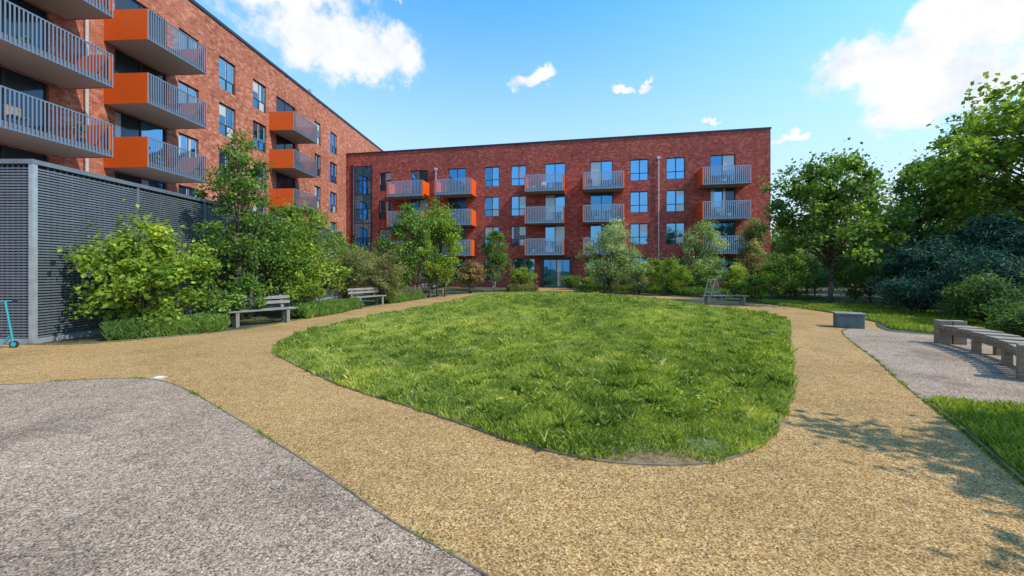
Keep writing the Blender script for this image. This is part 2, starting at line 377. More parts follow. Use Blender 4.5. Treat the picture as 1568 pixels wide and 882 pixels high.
def along(P,n,spread,gap=.5,seed=1):
    P=np.array(P); seg=np.hypot(*np.diff(P,axis=0).T); cum=np.concatenate([[0],np.cumsum(seg)]); u=RNG.uniform(0,cum[-1],n)
    k=noise2(u*6,u*0,1.5,seed)+.5*RNG.normal(0,.4,n)>gap; u=u[k]
    return np.interp(u,cum,P[:,0])+RNG.normal(0,spread,len(u)),np.interp(u,cum,P[:,1])+RNG.normal(0,spread,len(u))
ex=[];ey=[]
for P,n,g in((grey_curve,9000,.42),(r_curve,3500,.25),(left_edge_c,16000,-.1),([(5.12,4.7),(4.57,3.87),(3.86,2.86),(3.1,1.5)],5000,-.6)):
    a,b=along(P,n,.014,g,len(ex)+3); ex.append(a);ey.append(b)
ex=np.concatenate(ex);ey=np.concatenate(ey)
blades('edge_weeds',ex,ey,np.full(len(ex),.008),RNG.uniform(.010,.035,len(ex)),np.full(len(ex),.007),L_grass,np.clip(RNG.normal(.3,.2,len(ex)),0,.95),1.0)

# ------------------------------------------------------------------ vegetation
def plant(name,loc,height,rx,z0,mat,nleaf=5000,leaf=.1,aspect=.6,nclump=40,trunk=.06,shape='round',stems=1,bark=None,clr=.26,ry=None,upb=.5,flat=.75,fine=0):
    ry=ry or rx; bark=bark or M_bark; e=empty(name,(loc[0],loc[1],0))
    c=RNG.normal(size=(nclump,3)); c/=np.linalg.norm(c,axis=1,keepdims=True); c*=(RNG.random(nclump)**.42)[:,None]
    zr=(c[:,2]+1)/2
    if shape=='cone': k=1.25-1.0*zr; c[:,0]*=k; c[:,1]*=k
    if shape=='upright': k=1.05-.45*zr; c[:,0]*=k;c[:,1]*=k
    if shape=='dome': k=1.18-.35*zr; c[:,0]*=k;c[:,1]*=k
    jit=RNG.uniform(.75,1.18,nclump)
    hz=height-z0; CR=clr*rx
    P=np.stack([c[:,0]*(rx-CR*.5)*jit,c[:,1]*(ry-CR*.5)*jit,z0+zr*(hz-CR*.6)+CR*.2],1)
    mb=MB()
    for s in range(stems):
        a=RNG.uniform(0,6.28); bx,by=(0,0) if stems==1 else (math.cos(a)*.12*rx,math.sin(a)*.12*rx)
        tx,ty=(RNG.normal(0,.06*rx),RNG.normal(0,.06*rx)) if stems==1 else (math.cos(a)*.4*rx,math.sin(a)*.4*rx)
        prev=Vector((bx,by,-.05)); nseg=6; top=height*.9
        for k in range(nseg):
            f=(k+1)/nseg; q=Vector((bx+(tx-bx)*f+RNG.normal(0,.02)*rx,by+(ty-by)*f+RNG.normal(0,.02)*rx,top*f))
            mb.tube(prev,q,trunk*(1-k/nseg*.85),trunk*(1-(k+1)/nseg*.85),bark,8); prev=q
    for p in P:
        zt=max(z0*.7,p[2]*.62 if z0>.5 else p[2]*.3); f=zt/(height*.9)
        s=Vector((0,0,zt)) ; q=Vector(p); md=s.lerp(q,.5)+Vector((0,0,-.04*rx if RNG.random()<.5 else .05*rx))
        r=trunk*.38*(1-f*.5); mb.tube(s,md,r,r*.7,bark,5); mb.tube(md,q,r*.7,r*.25,bark,5)
    mb.obj('trunk',e,smooth=True)
    wt=RNG.uniform(.6,1.4,nclump); wt/=wt.sum(); idx=RNG.choice(nclump,nleaf,p=wt)
    g=RNG.normal(size=(nleaf,3)); gl=np.linalg.norm(g,axis=1,keepdims=True); g=g/gl*(RNG.random((nleaf,1))**.6)
    cs=RNG.uniform(.6,1.35,nclump)[idx][:,None]*CR
    off=g*cs*np.array([1,1,flat])
    C=P[idx]+off
    st=RNG.random(nleaf)<.10; C[st]+=RNG.normal(0,.55,size=(st.sum(),3))*CR
    sh=RNG.random(nleaf)<.04; C[sh,2]+=np.abs(RNG.normal(0,.6,sh.sum()))*CR
    C[:,2]=np.maximum(C[:,2],.03)
    Nn=RNG.normal(size=(nleaf,3))*.8+g*.6+np.array([0,0,upb]); Nn/=np.linalg.norm(Nn,axis=1,keepdims=True)
    ct=RNG.normal(0,.18,nclump)[idx]
    tint=np.clip(.47+ct+RNG.normal(0,.2,nleaf),0,1)
    np_mesh('foliage',leaf_quads(C,Nn,leaf,aspect),4,mat,e,tint)
    return e
# left border
plant('yellow_green_shrub',(-9.25,9.75),2.95,1.4,.15,L_bright,10500,.12,.65,60,.035,'dome',4)
plant('lilac_shrub',(-8.3,11.1),1.9,1.05,.1,L_mid,5000,.09,.6,30,.03,'round',3)
plant('birch_tree',(-8.95,12.6),6.3,1.45,1.0,L_mid,9000,.10,.6,85,.06,'upright',4,M_bark,.22)
plant('hazel_shrub',(-8.8,13.2),3.7,1.85,.2,L_mid,9500,.10,.65,60,.04,'round',5)
plant('hazel_shrub',(-8.1,14.9),4.7,1.9,.3,L_bright,11500,.11,.65,70,.05,'dome',5)
plant('viburnum_shrub',(-7.6,13.3),2.1,.9,.1,L_bright,4500,.09,.6,30,.03,'round',3)
plant('laurel_shrub',(-9.3,17.5),3.4,1.5,.2,L_mid,5000,.12,.65,40,.04,'round',4)
plant('tamarisk_shrub',(-7.7,18.0),3.0,1.5,.3,L_olive,9500,.17,.16,60,.05,'round',5,None,.3)
plant('tamarisk_shrub',(-6.3,18.6),2.8,1.1,.2,L_olive,6000,.17,.16,45,.05,'round',5,None,.3)
plant('laurel_shrub',(-7.5,22.5),3.6,1.8,.2,L_olive,5000,.13,.5,45,.04,'round',4)
plant('rowan_tree',(-5.6,21.5),5.5,1.75,.9,L_mid,9000,.14,.6,60,.06,'round',3,None,.26)
plant('rowan_tree',(-4.4,23.4),6.3,1.8,.6,L_bright,10000,.14,.6,60,.06,'dome',3,None,.26)
plant('smoke_bush',(-2.95,27.2),2.8,1.0,.2,L_rust,4000,.13,.5,35,.04,'round',4)
plant('silver_birch_tree',(-1.4,30.0),5.3,1.6,.4,L_mid,8000,.14,.5,50,.05,'upright',2,M_barkb)
plant('laurel_shrub',(.7,30.6),2.4,1.3,.1,L_bright,3500,.13,.6,30,.04)
plant('laurel_shrub',(-5.8,27.5),3.0,1.6,.1,L_mid,3500,.14,.6,30,.04)
plant('laurel_shrub',(-8.5,26.5),3.8,2.0,.1,L_mid,4500,.15,.6,40,.04)
plant('laurel_shrub',(-12.0,28),3.8,2.2,.1,L_mid,4500,.15,.6,40,.04)
# back border right
plant('willow_leaved_pear_tree',(7.0,27.5),5.4,2.2,.4,L_silver,12000,.15,.38,65,.06,'dome',3)
plant('willow_leaved_pear_tree',(8.7,26.3),3.4,1.4,.2,L_silver,5000,.14,.38,35,.05,'round',3)
plant('dogwood_shrub',(10.0,24.8),2.7,1.5,.1,L_bright,5500,.12,.6,35,.04)
plant('willow_leaved_pear_tree',(13.6,27.0),5.4,1.9,.5,L_silver,9500,.15,.38,55,.06,'upright',3)
plant('hawthorn_tree',(17.2,27.0),5.8,1.8,.3,L_olive,8500,.14,.5,55,.06,'cone',2)
plant('dogwood_shrub',(14.2,23.4),2.1,1.5,.1,L_bright,5000,.12,.6,40,.04)
plant('dogwood_shrub',(16.3,22.2),2.9,1.7,.1,L_mid,6000,.13,.6,45,.04)
plant('dogwood_shrub',(12.4,25.5),2.0,1.2,.1,L_mid,3000,.12,.6,25,.04)
plant('laurel_shrub',(18.8,23.5),3.6,1.9,.1,L_silver,6500,.14,.5,45,.04)
plant('ash_tree',(21.4,27.5),5.8,2.2,.6,L_mid,7500,.16,.5,55,.08)
for k,(a,b) in enumerate(((5.1,33.2),(7.5,33.5),(9.8,32.8),(12.5,31.8),(15.5,31),(-3.5,33),(-6.5,34),(-10,34.5))):
    plant('box_hedge_shrub',(a,b),1.4+.45*(k%3),1.35,.05,(L_mid,L_bright,L_olive)[k%3],2200,.14,.6,22,.03)
# right side
plant('maple_tree',(15.1,18.0),7.3,2.75,1.6,L_mid,14000,.17,.75,110,.10,'dome',1,None,.19)
plant('maple_tree',(25.5,17.0),12.6,5.2,2.0,L_bright,23000,.25,.75,160,.2,'dome',1,None,.17)
plant('ash_tree',(23.0,21.5),7.2,2.5,.6,L_mid,9500,.2,.6,75,.12,'dome',1,None,.22)
plant('ash_tree',(31,25.5),12.5,4.2,1.0,L_mid,11500,.28,.6,85,.16,'dome',1,None,.2)
plant('laurel_shrub',(17.8,18.8),2.8,1.7,.1,L_mid,6000,.13,.5,45,.04)
plant('pine_tree',(17.0,15.4),3.1,1.9,.2,L_pineb,11000,.20,.22,60,.06,'round',1,None,.26)
plant('pine_tree',(19.8,15.6),4.2,2.1,.3,L_pineb,11000,.22,.22,60,.07,'cone',1,None,.26)
plant('pine_tree',(15.6,12.2),2.2,1.6,.1,L_pineb,10000,.16,.22,60,.05,'round',1,None,.26)
plant('pine_tree',(17.6,12.6),3.3,1.8,.1,L_pineb,10000,.18,.22,55,.05,'cone',1,None,.26)
plant('juniper_shrub',(13.6,10.9),1.5,1.2,.05,L_dark,7000,.12,.3,40,.04,'round',1,None,.3)
plant('juniper_shrub',(14.6,13.9),1.5,1.3,.05,L_pineb,5000,.15,.22,40,.04)
plant('juniper_shrub',(12.9,9.1),1.1,1.1,.05,L_dark,7000,.10,.3,40,.04,'round',1,None,.3)
plant('juniper_shrub',(14.9,9.2),1.9,1.5,.05,L_pineb,8000,.14,.22,45,.04,'round',1,None,.3)
plant('dogwood_shrub',(15.0,20.8),1.7,1.4,.05,L_mid,4500,.11,.6,30,.03)
plant('dogwood_shrub',(13.2,20.6),1.3,.9,.05,L_bright,3000,.10,.6,24,.03)
# trees standing beside the path, casting their shade over it
plant('young_maple_tree',(7.8,1.25),5.2,2.0,1.6,L_mid,9500,.13,.7,75,.07,'round',1,None,.2)
plant('young_maple_tree',(7.2,-.3),4.8,1.8,1.5,L_mid,8000,.13,.7,65,.07,'round',1,None,.2)
def hedge(name,P,wd,hh,n,mat,bl=.12):
    P=np.array(P); seg=np.hypot(*np.diff(P,axis=0).T); cum=np.concatenate([[0],np.cumsum(seg)]); u=RNG.uniform(0,cum[-1],n)
    x=np.interp(u,cum,P[:,0]);y=np.interp(u,cum,P[:,1]); o=RNG.uniform(-1,1,n)
    a=np.arctan2(P[-1,1]-P[0,1],P[-1,0]-P[0,0])
    wv=1+.18*noise2(u*4,u*0,1.3,9)
    x=x-np.sin(a)*o*wd/2*wv; y=y+np.cos(a)*o*wd/2*wv
    top=hh*np.sqrt(np.clip(1-np.abs(o)**2.5,0.05,1))*(1+.3*noise2(u*4,o,2.2,4))
    z=top*RNG.uniform(0,1,n)**.5*.8
    blades(name,x,y,z,RNG.uniform(.6,1.5,n)*bl,np.full(n,.018),mat,np.clip(RNG.normal(.5,.22,n),0,1),.9)
hedge('lavender_hedge',[(-9.35,8.75),(-8.4,9.6),(-7.75,10.25)],.75,.42,26000,L_lav)
hedge('lavender_hedge',[(-7.2,12.6),(-6.95,13.9),(-6.8,14.9)],.8,.45,14000,L_lav)
hedge('lavender_hedge',[(-6.85,15.2),(-6.7,16.2)],.7,.38,7000,L_lav)
hedge('lavender_hedge',[(-6.2,18.3),(-5.3,22)],.7,.4,10000,L_lav)
hedge('low_hedge',[(-.3,29.9),(2.0,30.4)],1.0,.5,6000,L_olive,.16)
hedge('low_hedge',[(5.3,30),(10,27.6),(12.6,22)],1.0,.5,14000,L_mid,.16)
def tree_belt(name,P,n,mat):
    C=[];T=[]
    P=np.array(P)
    for k in range(n):
        u=RNG.random()*(len(P)-1); i=int(u); f=u-i; b=P[i]*(1-f)+P[i+1]*f
        hh=b[2]*RNG.uniform(.55,1.0); r=hh*.33; m=900
        g=RNG.normal(size=(m,3)); g/=np.linalg.norm(g,axis=1,keepdims=True); g*=RNG.random((m,1))**.4
        g=g*np.array([r,r,hh*.5])*(1+.25*np.sin(g[:,:1]*9+k)); C.append(g+np.array([b[0]+RNG.normal(0,2),b[1]+RNG.normal(0,2),hh*.5])); T.append(np.clip(.4+RNG.normal(0,.1)+RNG.normal(0,.2,m),0,1))
    C=np.concatenate(C);T=np.concatenate(T); Nn=RNG.normal(size=C.shape)+np.array([0,-.3,.6]); Nn/=np.linalg.norm(Nn,axis=1,keepdims=True)
    np_mesh(name,leaf_quads(C,Nn,.55,.7),4,mat,None,T)
tree_belt('distant_tree_belt',[(27,44,6.0),(38,38,7.5),(48,28,9),(46,12,8),(40,0,8)],70,L_mid)

# ------------------------------------------------------------------ buildings
def frame_matrix(ox,oy,ux,uy):
    l=math.hypot(ux,uy); ux/=l;uy/=l
    return Matrix(((ux,-uy,0,ox),(uy,ux,0,oy),(0,0,1,0),(0,0,0,1)))
def wall_with_holes(mb,x0,x1,z0,z1,holes,mat,rev=.16):
    xs=sorted(set([x0,x1]+[h[0] for h in holes]+[h[1] for h in holes])); zs=sorted(set([z0,z1]+[h[2] for h in holes]+[h[3] for h in holes]))
    for a,b in zip(xs[:-1],xs[1:]):
        for c,d in zip(zs[:-1],zs[1:]):
            mx,mz=(a+b)/2,(c+d)/2
            if any(h[0]<mx<h[1] and h[2]<mz<h[3] for h in holes): continue
            mb.face([(a,0,c),(b,0,c),(b,0,d),(a,0,d)],mat)
    for (a,b,c,d) in holes:
        mb.face([(a,0,c),(a,rev,c),(a,rev,d),(a,0,d)],mat); mb.face([(b,rev,c),(b,0,c),(b,0,d),(b,rev,d)],mat)
        mb.face([(a,rev,d),(b,rev,d),(b,0,d),(a,0,d)],mat); mb.face([(a,0,c),(b,0,c),(b,rev,c),(a,rev,c)],M_frame)
def window(mb,a,b,c,d,kind='win',g=None):
    y=.10; f=.07; y2=y+.05
    mb.box(a,b,y,y2,c,c+f,M_frame); mb.box(a,b,y,y2,d-f,d,M_frame)
    mb.box(a,a+f,y,y2,c+f,d-f,M_frame); mb.box(b-f,b,y,y2,c+f,d-f,M_frame)
    gl=g or random.choices([G1,G2,G3,G4],[5,1.5,.8,3])[0]
    gl2=gl if random.random()<.6 else random.choice([G2,G1,G4])
    m=(a+b)/2 if kind=='door' else a+(b-a)*.52
    mb.box(m-.04,m+.04,y-.002,y2+.002,c+f,d-f,M_frame)
    tz=c+(d-c)*.36
    yy=y+.03
    def pane(p0,p1,q0,q1,mt):
        if mt is not G3 and random.random()<.25 and q1-q0>1.0:
            r=q1-(q1-q0)*random.uniform(.25,.8) if random.random()<.5 else None
            if r is None:
                w_=(p1-p0)*random.uniform(.2,.5); mb.face([(p0,yy,q0),(p0+w_,yy,q0),(p0+w_,yy,q1),(p0,yy,q1)],G3); p0=p0+w_
            else:
                mb.face([(p0,yy,r),(p1,yy,r),(p1,yy,q1),(p0,yy,q1)],G3); q1=r
        mb.face([(p0,yy,q0),(p1,yy,q0),(p1,yy,q1),(p0,yy,q1)],mt)
    if kind=='win':
        mb.box(a+f,m-.04,y,y2,tz-.03,tz+.03,M_frame); mb.box(m+.04,b-f,y,y2,tz-.03,tz+.03,M_frame)
        q=.03
        for (s,e_) in ((a+f,m-.04),(m+.04,b-f)):
            mb.box(s,s+q,y+.012,y2-.002,tz+.03,d-f,M_framew); mb.box(e_-q,e_,y+.012,y2-.002,tz+.03,d-f,M_framew)
        pane(a+f,m-.04,c+f,tz-.03,gl); pane(a+f,m-.04,tz+.03,d-f,gl)
        pane(m+.04,b-f,c+f,tz-.03,G3 if random.random()<.35 else gl2); pane(m+.04,b-f,tz+.03,d-f,gl2)
    else:
        pane(a+f,m-.04,c+f,d-f,gl); pane(m+.04,b-f,c+f,d-f,gl2)
M_plantleaf=simple('potted_plant_leaf',(.05,.12,.03),.7)
def balcony(mb,s0,s1,dep,z,rail=1.3,fas=.28,pitch=.115,bw=.035,MBAR=None,cheek=.03):
    MBAR=MBAR or M_bar
    mb.box(s0,s1,-dep,-.003,z,z+.05,M_soffit)
    mb.box(s0,s1,-dep-.0,-dep+.06,z+.05,z+fas,M_fascia); mb.box(s0,s0+.06,-dep+.06,-.003,z+.05,z+fas,M_fascia); mb.box(s1-.06,s1,-dep+.06,-.003,z+.05,z+fas,M_fascia)
    mb.box(s0+.06,s1-.06,-dep+.06,-.003,z+fas-.08,z+fas-.02,M_fascia)
    top=z+fas+rail
    mb.box(s0-cheek,s0-.003,-dep-.05,-.004,z-.02,top,M_orange); mb.box(s1+.003,s1+cheek,-dep-.05,-.004,z-.02,top,M_orange)
    mb.box(s0,s0+.07,-dep-.015,-dep+.05,z+fas+.002,top-.045,M_orange); mb.box(s1-.07,s1,-dep-.015,-dep+.05,z+fas+.002,top-.045,M_orange)
    mb.box(s0,s1,-dep-.05,-dep+.02,top-.04,top+.01,MBAR)
    mb.box(s0+.08,s1,-dep-.045,-dep-.005,z+.0,z+.06,MBAR)
    n=int((s1-s0)/pitch)
    for k in range(n+1):
        x=s0+.02+k*(s1-s0-.04)/n
        mb.box(x-bw/2,x+bw/2,-dep-.062,-dep-.048,z-.02,top-.01,MBAR)
    fl_=z+fas-.02
    for _ in range(random.randint(0,3)):
        px=random.uniform(s0+.4,s1-.4); py=-random.uniform(.5,dep-.35)
        if random.random()<.5:
            mb.tube((px,py,fl_),(px,py,fl_+.35),.13,.17,random.choice([M_conc,M_rubber,M_white]),10)
            C=np.array([px,py,fl_+.6])+RNG.normal(0,.14,size=(60,3)); Nn=RNG.normal(size=(60,3)); Nn/=np.linalg.norm(Nn,axis=1,keepdims=True)
            Q=leaf_quads(C,Nn,.14,.6)
            for i in range(60): mb.face(Q[i*4:i*4+4],M_plantleaf)
        else:
            mt=random.choice([M_rubber,M_white,M_wood])
            mb.box(px-.22,px+.22,py-.2,py+.2,fl_+.42,fl_+.46,mt); mb.box(px-.22,px+.22,py+.17,py+.2,fl_+.46,fl_+.85,mt)
            for a in (-.2,.17):
                for c in (-.18,.15): mb.box(px+a,px+a+.03,py+c,py+c+.03,fl_,fl_+.42,mt)

# --- back building
BB=empty('brick_apartment_block'); BB.matrix_world=frame_matrix(-17.8,40.9,40.6,-7.5)
L=41.29; H=14.15
w=MB(); win=MB(); bal=MB()
holes=[]; items=[]
for fl in (3.1,6.1,9.1):
    for s,wd in ((4.45,1.4),(16.04,1.55),(18.76,1.55),(30.2,1.65),(33.4,1.65)):
        items.append((s-wd/2,s+wd/2,fl+.95,fl+2.95,'win'))
    for s,wd in ((8.3,1.9),(12.4,1.9),(22.35,2.0),(26.75,2.1),(37.4,2.1)):
        items.append((s-wd/2,s+wd/2,fl+.3,fl+3.0-.02,'door'))
for s,wd in ((4.45,1.4),(9.3,1.9),(13,1.9),(16.04,1.55),(19.3,2.2),(26.6,2.2),(30.2,1.65),(33.4,1.65),(37.4,2.1)):
    items.append((s-wd/2,s+wd/2,.7,2.85,'win'))
ent=(21.2,23.8,.02,2.75); st=(.75,2.8,.5,12.85)
holes=[i[:4] for i in items]+[ent,st]
wall_with_holes(w,0,L,-.3,H,holes,M_brickB)
w.face([(0,0,-.3),(0,0,H),(0,12,H),(0,12,-.3)],M_brickB); w.face([(L,0,-.3),(L,12,-.3),(L,12,H),(L,0,H)],M_brickB)
w.face([(L,12,-.3),(0,12,-.3),(0,12,H),(L,12,H)],M_brickB); w.face([(0,0,H-.3),(L,0,H-.3),(L,12,H-.3),(0,12,H-.3)],M_roof)
w.box(-.05,L+.05,-.06,.3,H,H+.14,M_coping); w.box(L-.3,L+.05,.3,12,H,H+.14,M_coping); w.box(-.05,.3,.3,12,H,H+.14,M_coping)
w.box(20.9,24.1,-.9,-.004,2.85,3.0,M_coping); w.box(20.95,21.195,-.12,-.004,.0,2.85,M_frame); w.box(23.805,24.05,-.12,-.004,.0,2.85,M_frame)
w.obj('walls',BB)
for it in items: window(win,*it)
window(win,*ent,'door',G4)
for k in range(1,4): win.box(21.26+k*.6,21.30+k*.6,.09,.16,.08,2.69,M_frame)
z=.5
while z<12.7:
    z2=min(z+1.54,12.85); win.box(.75,2.8,.08,.14,z,z+.09,M_frame)
    win.face([(.82,.12,z+.09),(1.78,.12,z+.09),(1.78,.12,z2),(.82,.12,z2)],random.choice([G1,G4])); win.face([(1.84,.12,z+.09),(2.73,.12,z+.09),(2.73,.12,z2),(1.84,.12,z2)],random.choice([G1,G1,G4])); z=z2
for a in (.75,1.78,2.74): win.box(a,a+.06,.075,.145,.5,12.85,M_frame)
win.box(.45,.745,-.05,-.003,0,13.0,M_coping); win.box(2.805,2.95,-.05,-.003,0,13.0,M_coping)
win.obj('windows',BB)
for fl in (3.1,6.1,9.1):
    for s0,s1 in ((5.6,9.3),(10.7,14.3),(19.7,23.2),(25.1,28.6),(35.3,39.0)):
        balcony(bal,s0,s1,1.6,fl,1.25,.28,.15,.07,M_barB,.11)
for s in (10.15,31.9):
    bal.tube((s,-.10,.1),(s,-.10,12.0),.05,.05,M_pipe); bal.box(s-.14,s+.14,-.2,-.01,11.95,12.2,M_pipe)
    for zz in (3,6,9,11.5): bal.box(s-.09,s+.09,-.17,-.004,zz,zz+.06,M_pipe)
bal.obj('balconies',BB)

# --- left building
LB=empty('brick_apartment_building'); LB.matrix_world=frame_matrix(-20.36,0,.06,1)
H2=17.55; w=MB(); win=MB(); bal=MB(); items=[]
for z in (1.5,4.5,7.5,10.5,13.5):
    for s,wd in ((22.35,1.3),(25.15,1.35),(28.1,1.35),(35.6,1.0),(38.4,1.3),(10.5,1.4),(6.5,1.4),(46,1.4),(49,1.4)):
        if z==13.5 and s>40: continue
        items.append((s-wd/2,s+wd/2,z,z+2.05,'win'))
for fl in (3.5,6.5,9.5,12.5):
    for s,wd in ((14.6,2.6),(19.7,2.6),(31.1,2.4)):
        items.append((s-wd/2,s+wd/2,fl+.3,fl+2.95,'door'))
wall_with_holes(w,2,54,-.3,H2,[i[:4] for i in items],M_brickL)
w.face([(54,0,-.3),(54,14,-.3),(54,14,H2),(54,0,H2)],M_brickL); w.face([(2,0,-.3),(2,0,H2),(2,14,H2),(2,14,-.3)],M_brickL)
w.face([(54,14,-.3),(2,14,-.3),(2,14,H2),(54,14,H2)],M_brickL); w.face([(2,0,H2-.3),(54,0,H2-.3),(54,14,H2-.3),(2,14,H2-.3)],M_roof)
w.box(1.95,54.05,-.07,.35,H2,H2+.2,M_coping); w.box(53.7,54.05,.35,14,H2,H2+.2,M_coping)
w.box(35.3,35.6,.5,.8,H2,H2+1.0,M_steel); w.tube((36.4,.6,H2),(36.4,.6,H2+.8),.09,.09,M_steel)
w.obj('walls',LB)
for it in items: window(win,*it,g=random.choice([G1,G1,G1,G4]) if it[4]=='win' else random.choice([G2,G2,G4]))
win.obj('windows',LB)
for fl in (3.5,6.5,9.5,12.5):
    balcony(bal,13.0,16.45,2.15,fl,1.15,.26,.115,.045)
    balcony(bal,17.95,21.1,2.15,fl,1.15,.26,.115,.045)
    balcony(bal,29.1,32.2,1.9,fl if fl<12 else 12.4,1.15,.26,.12,.05)
bal.tube((17.15,-.12,.1),(17.15,-.12,17.3),.065,.065,M_pipe)
bal.obj('balconies',LB)

# --- louvred enclosure
BX=empty('louvred_bin_store'); b=MB()
M_lv=simple('louvre_grey',(.20,.23,.27),.45,.5,.12,3); M_lvd=simple('louvre_backing',(.03,.035,.045),.8); M_post=simple('louvre_post',(.42,.46,.5),.4,.5)
x1=-10.5; y0=8.3; y1=23.5; x0=-17.6; ht=4.05
b.box(x0,x1-.09,y0+.09,y1,.0,ht-.1,M_lvd); b.box(x0-.02,x1+.03,y0-.03,y1+.02,ht-.1,ht,M_lv)
z=.12
while z<ht-.16:
    b.box(x0,x1-.02,y0+.015,y0+.05,z,z+.035,M_lv); b.box(x1-.05,x1-.015,y0+.05,y1,z,z+.035,M_lv); z+=.062
s=y0+.3
while s<y1:
    b.box(x1-.06,x1-.052,s,s+.03,.1,ht-.12,M_lv); s+=.12
s=x0+.1
while s<x1-.2:
    b.box(s,s+.03,y0+.052,y0+.06,.1,ht-.12,M_lv); s+=.12
b.box(x1-.07,x1+.02,y0-.02,y0+.07,0,ht-.1,M_post)
for s in (10.6,12.9,15.2,17.5,19.8,22.1): b.box(x1-.02,x1+.012,s,s+.06,0,ht-.1,M_lv)
for s in (-12.6,-14.9): b.box(s,s+.06,y0-.012,y0+.02,0,ht-.1,M_lv)
b.box(x0,x1+.01,y0-.005,y0+.014,0,.11,M_post); b.box(x1-.014,x1+.01,y0+.07,y1,0,.11,M_post)
b.obj('louvre_panels',BX)

# ------------------------------------------------------------------ furniture
def bench(loc,ang,back=True,length=1.8):
    e=empty('park_bench',(loc[0],loc[1],0)); e.rotation_euler=(0,0,ang); s=MB(); h=length/2
    for k in range(4): s.box(-h,h,-.24+k*.125,-.24+k*.125+.10,.42,.46,M_bench)
    s.obj('seat',e,.006)
    g=MB()
    for x in (-h+.22,h-.22):
        g.box(x-.045,x+.045,-.22,-.12,0,.42,M_bench); g.box(x-.045,x+.045,.14,.23,0,.42,M_bench); g.box(x-.04,x+.04,-.12,.14,.33,.419,M_bench)
    g.obj('legs',e,.006)
    if back:
        r=MB(); T=Matrix.Translation((0,.26,.44))@Matrix.Rotation(math.radians(-13),4,'X')
        for k in range(2): r.box(-h,h,-.02,.02,.14+k*.15,.14+k*.15+.1,M_bench,T)
        for x in (-h+.22,h-.22): r.box(x-.04,x+.04,.022,.07,-.12,.40,M_bench,T)
        r.obj('backrest',e,.006)
    return e
bench((-7.5,11.35),math.radians(50),True,1.75)
bench((-6.55,17.3),math.radians(66),True,1.8)
bench((-4.85,23.6),math.radians(68),True,1.8)
bench((10.05,17.9),math.radians(-8),False,2.0)
e=empty('bicycle_rack',(10.2,19.6,0)); r=MB()
for dx in (0,.35):
    r.tube((-.35+dx,0,0),(-.02+dx,0,1.15),.028,.028,M_steel); r.tube((.35+dx,0,0),(.02+dx,0,1.15),.028,.028,M_steel); r.tube((-.2+dx,0,.5),(.2+dx,0,.5),.022,.022,M_steel); r.tube((-.03+dx,0,1.15),(.03+dx,0,1.15),.03,.03,M_steel)
r.tube((0,0,1.15),(.35,0,1.15),.025,.025,M_steel); r.obj('frame',e)
e=empty('concrete_seat_block',(9.55,10.75,0)); e.rotation_euler=(0,0,math.radians(-30)); s=MB()
M_blk=simple('painted_concrete',(.10,.14,.15),.7,0,.2,7)
s.box(-.30,.30,-.24,.24,0,.36,M_blk); s.obj('body',e,.02)
s=MB()
for k in range(4): s.box(-.34,.34,-.27+k*.14,-.27+k*.14+.115,.375,.42,M_bench)
s.box(-.3,-.24,-.25,.25,.36,.375,M_steel); s.box(.24,.3,-.25,.25,.36,.375,M_steel); s.obj('seat',e,.006)
# curved timber bench
e=empty('curved_timber_bench'); s=MB()
C=catmull([(9.6,8.3),(9.3,7.6),(8.85,6.85),(8.3,6.1),(7.65,5.45)],10,False); C=[Vector((*p,0)) for p in C]
acc=[0]
for a,b_ in zip(C[:-1],C[1:]): acc.append(acc[-1]+(b_-a).length)
def onc(u):
    for i in range(len(C)-1):
        if acc[i+1]>=u or i==len(C)-2:
            f=(u-acc[i])/(acc[i+1]-acc[i]); d=(C[i+1]-C[i]).normalized(); return C[i].lerp(C[i+1],f),d
def fm(u,z=0):
    p,d=onc(u); return Matrix(((d.x,-d.y,0,p.x),(d.y,d.x,0,p.y),(0,0,1,z),(0,0,0,1)))
T=acc[-1]; u=.19; k=0
sl=MB()
while u<T-.1:
    sl.box(-.055,.055,-.23,.23,.34,.43+.008*(k%3),M_wood,fm(u)); u+=.175; k+=1
sl.obj('slats',e,.012)
rl=MB()
for i in range(14):
    a=T*i/14
    for o in (-.14,.14): rl.box(0,(T/14)+.01,o-.03,o+.03,.25,.338,M_wood,fm(a))
for u in (T*.33,T*.66): 
    for o in (-.14,.14): rl.box(-.06,.06,o-.05,o+.05,0,.249,M_wood,fm(u))
rl.obj('rails',e,.004)
ps=MB()
for u in (0.0,T):
    for o in (-.12,.12): ps.box(-.09,.09,o-.11,o+.11,0,.52,M_wood,fm(u))
ps.obj('end_posts',e,.015)
# kick scooter
e=empty('kick_scooter',(-10.70,7.8,0)); e.rotation_euler=(0,0,math.radians(15)); s=MB()
s.box(-.30,.18,-.055,.055,.08,.10,M_teal); s.box(-.33,-.27,-.03,.03,.06,.10,M_teal); s.obj('deck',e,.008)
s=MB(); s.tube((.17,0,.09),(.27,0,.24),.022,.02,M_teal); s.tube((.33,0,.09),(.20,0,.97),.018,.016,M_teal,10); s.tube((.20,-.2,.97),(.20,.2,.97),.014,.014,M_teal,10)
s.tube((.20,-.25,.97),(.20,-.13,.97),.02,.02,M_rubber,10); s.tube((.20,.13,.97),(.20,.25,.97),.02,.02,M_rubber,10); s.obj('stem_and_handlebar',e)
s=MB()
for x in (-.34,.34): s.tube((x,-.014,.075),(x,.014,.075),.075,.075,M_rubber,20); s.tube((x,-.017,.075),(x,.017,.075),.045,.045,M_teal,14)
s.obj('wheels',e)
s=MB(); s.box(-5.31,-5.22,5.61,5.69,.004,.025,M_white); s.box(-5.34,-5.19,5.58,5.72,.0,.016,M_conc); s.obj('drain_cover',None,.005)
e=empty('mesh_fence'); s=MB(); M_fn=simple('fence_green',(.02,.09,.08),.5,.3)
